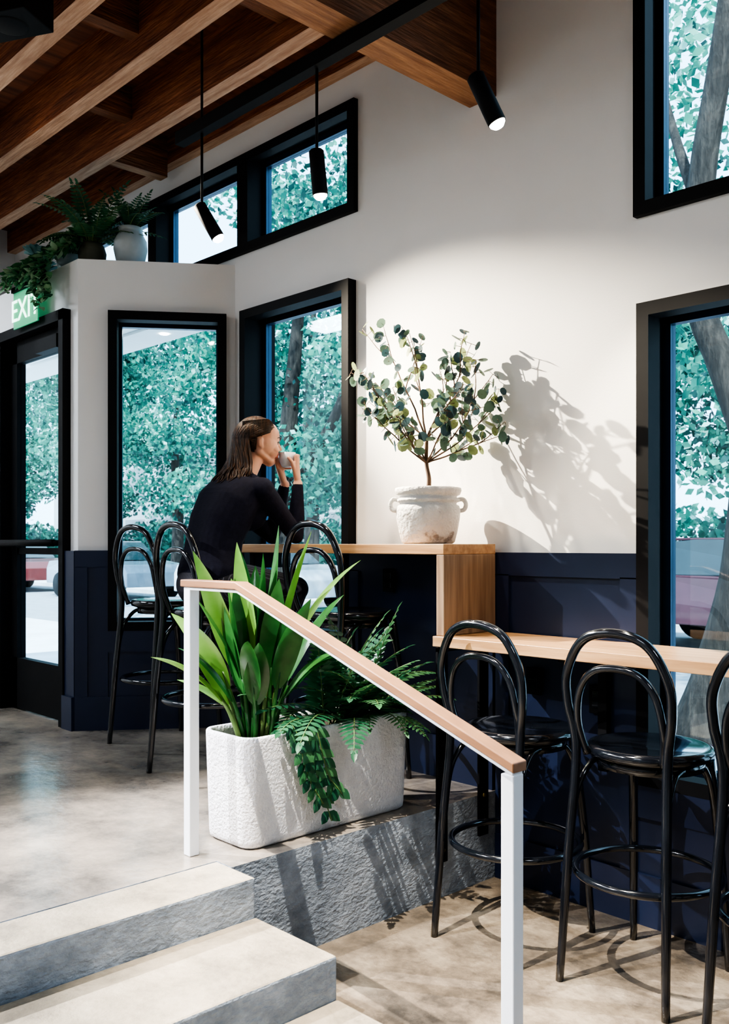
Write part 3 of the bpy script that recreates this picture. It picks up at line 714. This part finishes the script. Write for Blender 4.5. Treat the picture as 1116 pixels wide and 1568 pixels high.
for i in range(10):
    x=-50+i*3.2; mb.box(x,x+1.9,24.44,24.52,1.0,2.7,1); mb.box(x,x+1.9,24.44,24.52,3.9,5.3,1)
mb.obj('street_building',[m_bld,m_road])
mb=MB(); mb.tube([(0,0,0),(0,0,2.9)],.03,0,sub=1); mb.box(-.22,.22,-.045,-.03,2.25,2.9,1)
mb.obj('street_sign',[m_black,m_rwhite],loc=(-15.0,8.2,.02),rz=-.9)

def leafmesh(mb,blobs,rs,size):
    V=[];K=[]
    for (cx,cy,cz,r,n) in blobs:
        q=rs.normal(size=(n,3)); q/=np.linalg.norm(q,axis=1)[:,None]; q*=(rs.rand(n,1)**.30)*r; q[:,2]*=.75
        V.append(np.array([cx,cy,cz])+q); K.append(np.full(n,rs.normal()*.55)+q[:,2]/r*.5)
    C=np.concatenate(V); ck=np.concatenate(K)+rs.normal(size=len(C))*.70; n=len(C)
    a=rs.normal(size=(n,3)); a/=np.linalg.norm(a,axis=1)[:,None]; b=rs.normal(size=(n,3)); b=np.cross(a,b); b/=np.linalg.norm(b,axis=1)[:,None]
    s=size*(.6+.8*rs.rand(n,1)); a=a*s*.5; b=b*s*.32
    P4=np.stack([C-a,C+b,C+a,C-b],1).reshape(-1,3)
    o=len(mb.v); mb.v+= [tuple(x) for x in P4.tolist()]
    mb.f+= [(o+4*i,o+4*i+1,o+4*i+2,o+4*i+3) for i in range(n)]
    mi=np.where(ck>1.6,3,np.where(ck>.45,2,np.where(ck>-.7,1,4))); mb.m+=mi.tolist(); mb.s+=[False]*n  # paler toward clump tops: sunlight painted in, mixed with random tone
def tree(name,trunkpts,rad,blobs,seed,size=.11):
    rs=np.random.RandomState(seed); mb=MB()
    for pts,r in zip(trunkpts,rad): mb.tube(pts,r,0,n=12,sub=5)
    leafmesh(mb,blobs,rs,size)
    return mb.obj(name,[m_bark,m_tA,m_tB,m_tC,m_tD])
def crown(rs,X,Y,z0,z1,rx,ry,nb,r0,r1,dens):
    out=[]
    for i in range(nb):
        a=rs.uniform(0,2*math.pi); h=rs.uniform(-1,1); k=math.sqrt(max(0,1-h*h))*rs.uniform(.55,1)
        r=rs.uniform(r0,r1)
        out.append((X+rx*k*math.cos(a),Y+ry*k*math.sin(a),(z0+z1)/2+(z1-z0)/2*h,r,int(dens*r*r)))
    return out
for k,X in enumerate([-47,-41,-35.5,-30,-25,-20.5,-16,-11.8,-7.8,-3.5,1.5,7]):
    rs=random.Random(k+3); Y=18+rs.uniform(-1.2,1.5); top=rs.uniform(8,11.5) if X<-13 else rs.uniform(8.5,11)
    bl=crown(rs,X,Y,2.9,top,2.8,2.0,32,.8,1.3,260)
    tree('street_tree',[[(X,Y,.1),(X+.1,Y,2.5),(X-.1,Y,5),(X+.3,Y,top-2)]],[[.26,.2,.14,.05]],bl,k,size=.19)
for k,(X,Y,z0,z1,rx) in enumerate([(-10.0,8.6,2.0,8.6,1.7),(-17.5,9.0,2.8,6.6,1.3)]):
    rs=random.Random(k+50)
    bl=crown(rs,X,Y,z0,z1,rx,1.1,38,.42,.80,800)
    tree('street_tree',[[(X-.9,Y,.05),(X-.8,Y,1.5),(X-.6,Y,3.2),(X-.2,Y,6)],[(X-.75,Y,2.0),(X+.3,Y+.2,3.4),(X+.8,Y+.2,5.0)]],[[.20,.16,.13,.05],[.10,.07,.03]],bl,k+20,size=.105)
bl=[(-3.6,7.2,3.0,.55,380),(-4.3,7.6,3.4,.6,420),(-2.9,7.5,3.1,.5,330),(-3.9,7.0,4.7,.6,420),(-3.3,7.2,5.3,.7,520),(-2.3,7.3,4.9,.7,520),(-1.8,7.0,3.9,.6,380),(-4.2,7.4,5.9,.7,520),(-2.9,6.9,6.2,.7,500),(-1.6,7.0,5.6,.7,500),(-3.55,6.5,3.9,.35,140),(-2.3,7.4,2.9,.5,300)]
tree('street_tree',[[(-2.97,6,.08),(-2.88,6,.5),(-2.72,6,1.2),(-2.60,6,2.2),(-2.46,6,3.2),(-2.60,6.1,4.3),(-2.70,6.2,5.6)],[(-2.62,6,2.0),(-2.82,6,2.6),(-2.99,6,3.1),(-2.97,6,3.9),(-2.85,6,4.6),(-2.7,6,5.6)],[(-2.92,6,3.5),(-3.3,6.3,4.3),(-3.7,6.7,5.2)]],[[.25,.16,.12,.12,.11,.09,.05],[.10,.10,.095,.09,.08,.06],[.05,.035,.02]],bl,31,size=.088)
mb=MB(); rsn=np.random.RandomState(5)
leafmesh(mb,[(x,21.5+math.sin(x),1.1+.5*math.sin(x*.9)**2,1.35,620) for x in np.arange(-58,14,1.6)],rsn,.26)
mb.obj('street_hedge',[m_bark,m_tA,m_tB,m_tC,m_tD])

def car(X,Y,col,name='parked_car'):
    mc=M('car_paint_'+str(X),col,rough=.25,coat=.5); mk=M('car_glass'+str(X),(.03,.05,.06),rough=.08)
    e=empty(name,(X,Y,.02)); mb=MB()
    body=[(-2.2,.35),(-2.2,.75),(-2.05,.95),(-1.2,1.0),(1.2,.98),(2.0,.90),(2.2,.70),(2.2,.35)]
    cab=[(-1.7,.98),(-1.2,1.42),(-.6,1.48),(.3,1.46),(1.1,1.0)]
    for prof,wd,mi,tp in ((body,.88,0,.83),(cab,.80,1,.66)):
        n=len(prof); vs=[(x,-(wd if z<1.0 else tp),z) for x,z in prof]+[(x,(wd if z<1.0 else tp),z) for x,z in prof]
        fs=[tuple(range(n)),tuple(range(2*n-1,n-1,-1))]+[(i,n+i,n+(i+1)%n,(i+1)%n) for i in range(n)]
        mb.add(vs,fs,mi)
    mb.box(-1.15,.25,-.66,.66,1.455,1.49,0)
    mb.obj('body',[mc,mk],parent=e,bevel=.05)
    mb=MB()
    for x in (-1.35,1.35):
        for y in (-.86,.86): mb.lathe([(0,-.1),(.30,-.1),(.33,-.06),(.33,.06),(.30,.1),(0,.1)],(x,y,.33),28,0,axis=(0,1,0))
    mb.obj('wheels',[m_black],parent=e)
car(-5.2,12.3,(.075,.018,.03)); car(-16.0,12.3,(.7,.72,.75)); car(-22.5,12.3,(.25,.30,.35)); car(-10.6,12.4,(.7,.73,.75)); car(.6,12.3,(.10,.12,.16)); car(-28.5,12.3,(.14,.03,.03))

# ------------------------------------------------------------------ world, sun, camera
w=bpy.data.worlds.new('World'); scene.world=w; w.use_nodes=True
nt=w.node_tree; bg=nt.nodes['Background']
sky=nt.nodes.new('ShaderNodeTexSky')
try:
    sky.sky_type='HOSEK_WILKIE'; sky.turbidity=4; sky.ground_albedo=.4; sky.sun_direction=Vector((.6,-.4,.69)).normalized()
except Exception as ex: print(ex)
mx=nt.nodes.new('ShaderNodeMixRGB'); mx.inputs[0].default_value=.6; mx.inputs[2].default_value=(.62,.82,1,1)
nt.links.new(sky.outputs[0],mx.inputs[1]); nt.links.new(mx.outputs[0],bg.inputs[0]); bg.inputs[1].default_value=5.2
sd=bpy.data.lights.new('sun','SUN'); sd.energy=10; sd.angle=.02; sd.color=(1,.97,.92)
so=bpy.data.objects.new('sun',sd); scene.collection.objects.link(so); so.rotation_euler=Vector((-.5,.45,-.75)).to_track_quat('-Z','Y').to_euler()

cd=bpy.data.cameras.new('camera'); co=bpy.data.objects.new('camera',cd); scene.collection.objects.link(co)
cd.sensor_fit='HORIZONTAL'; cd.sensor_width=24; cd.lens=24*1423/1116
cd.shift_y=50/1116
cd.dof.use_dof=True; cd.dof.focus_distance=3.6; cd.dof.aperture_fstop=9
co.location=(0,0,CH); co.rotation_euler=(math.pi/2,0,math.radians(46.3))
scene.camera=co
try:
    scene.view_settings.view_transform='AgX'; scene.view_settings.look='AgX - High Contrast'; scene.view_settings.exposure=.3
except Exception as ex: print(ex)
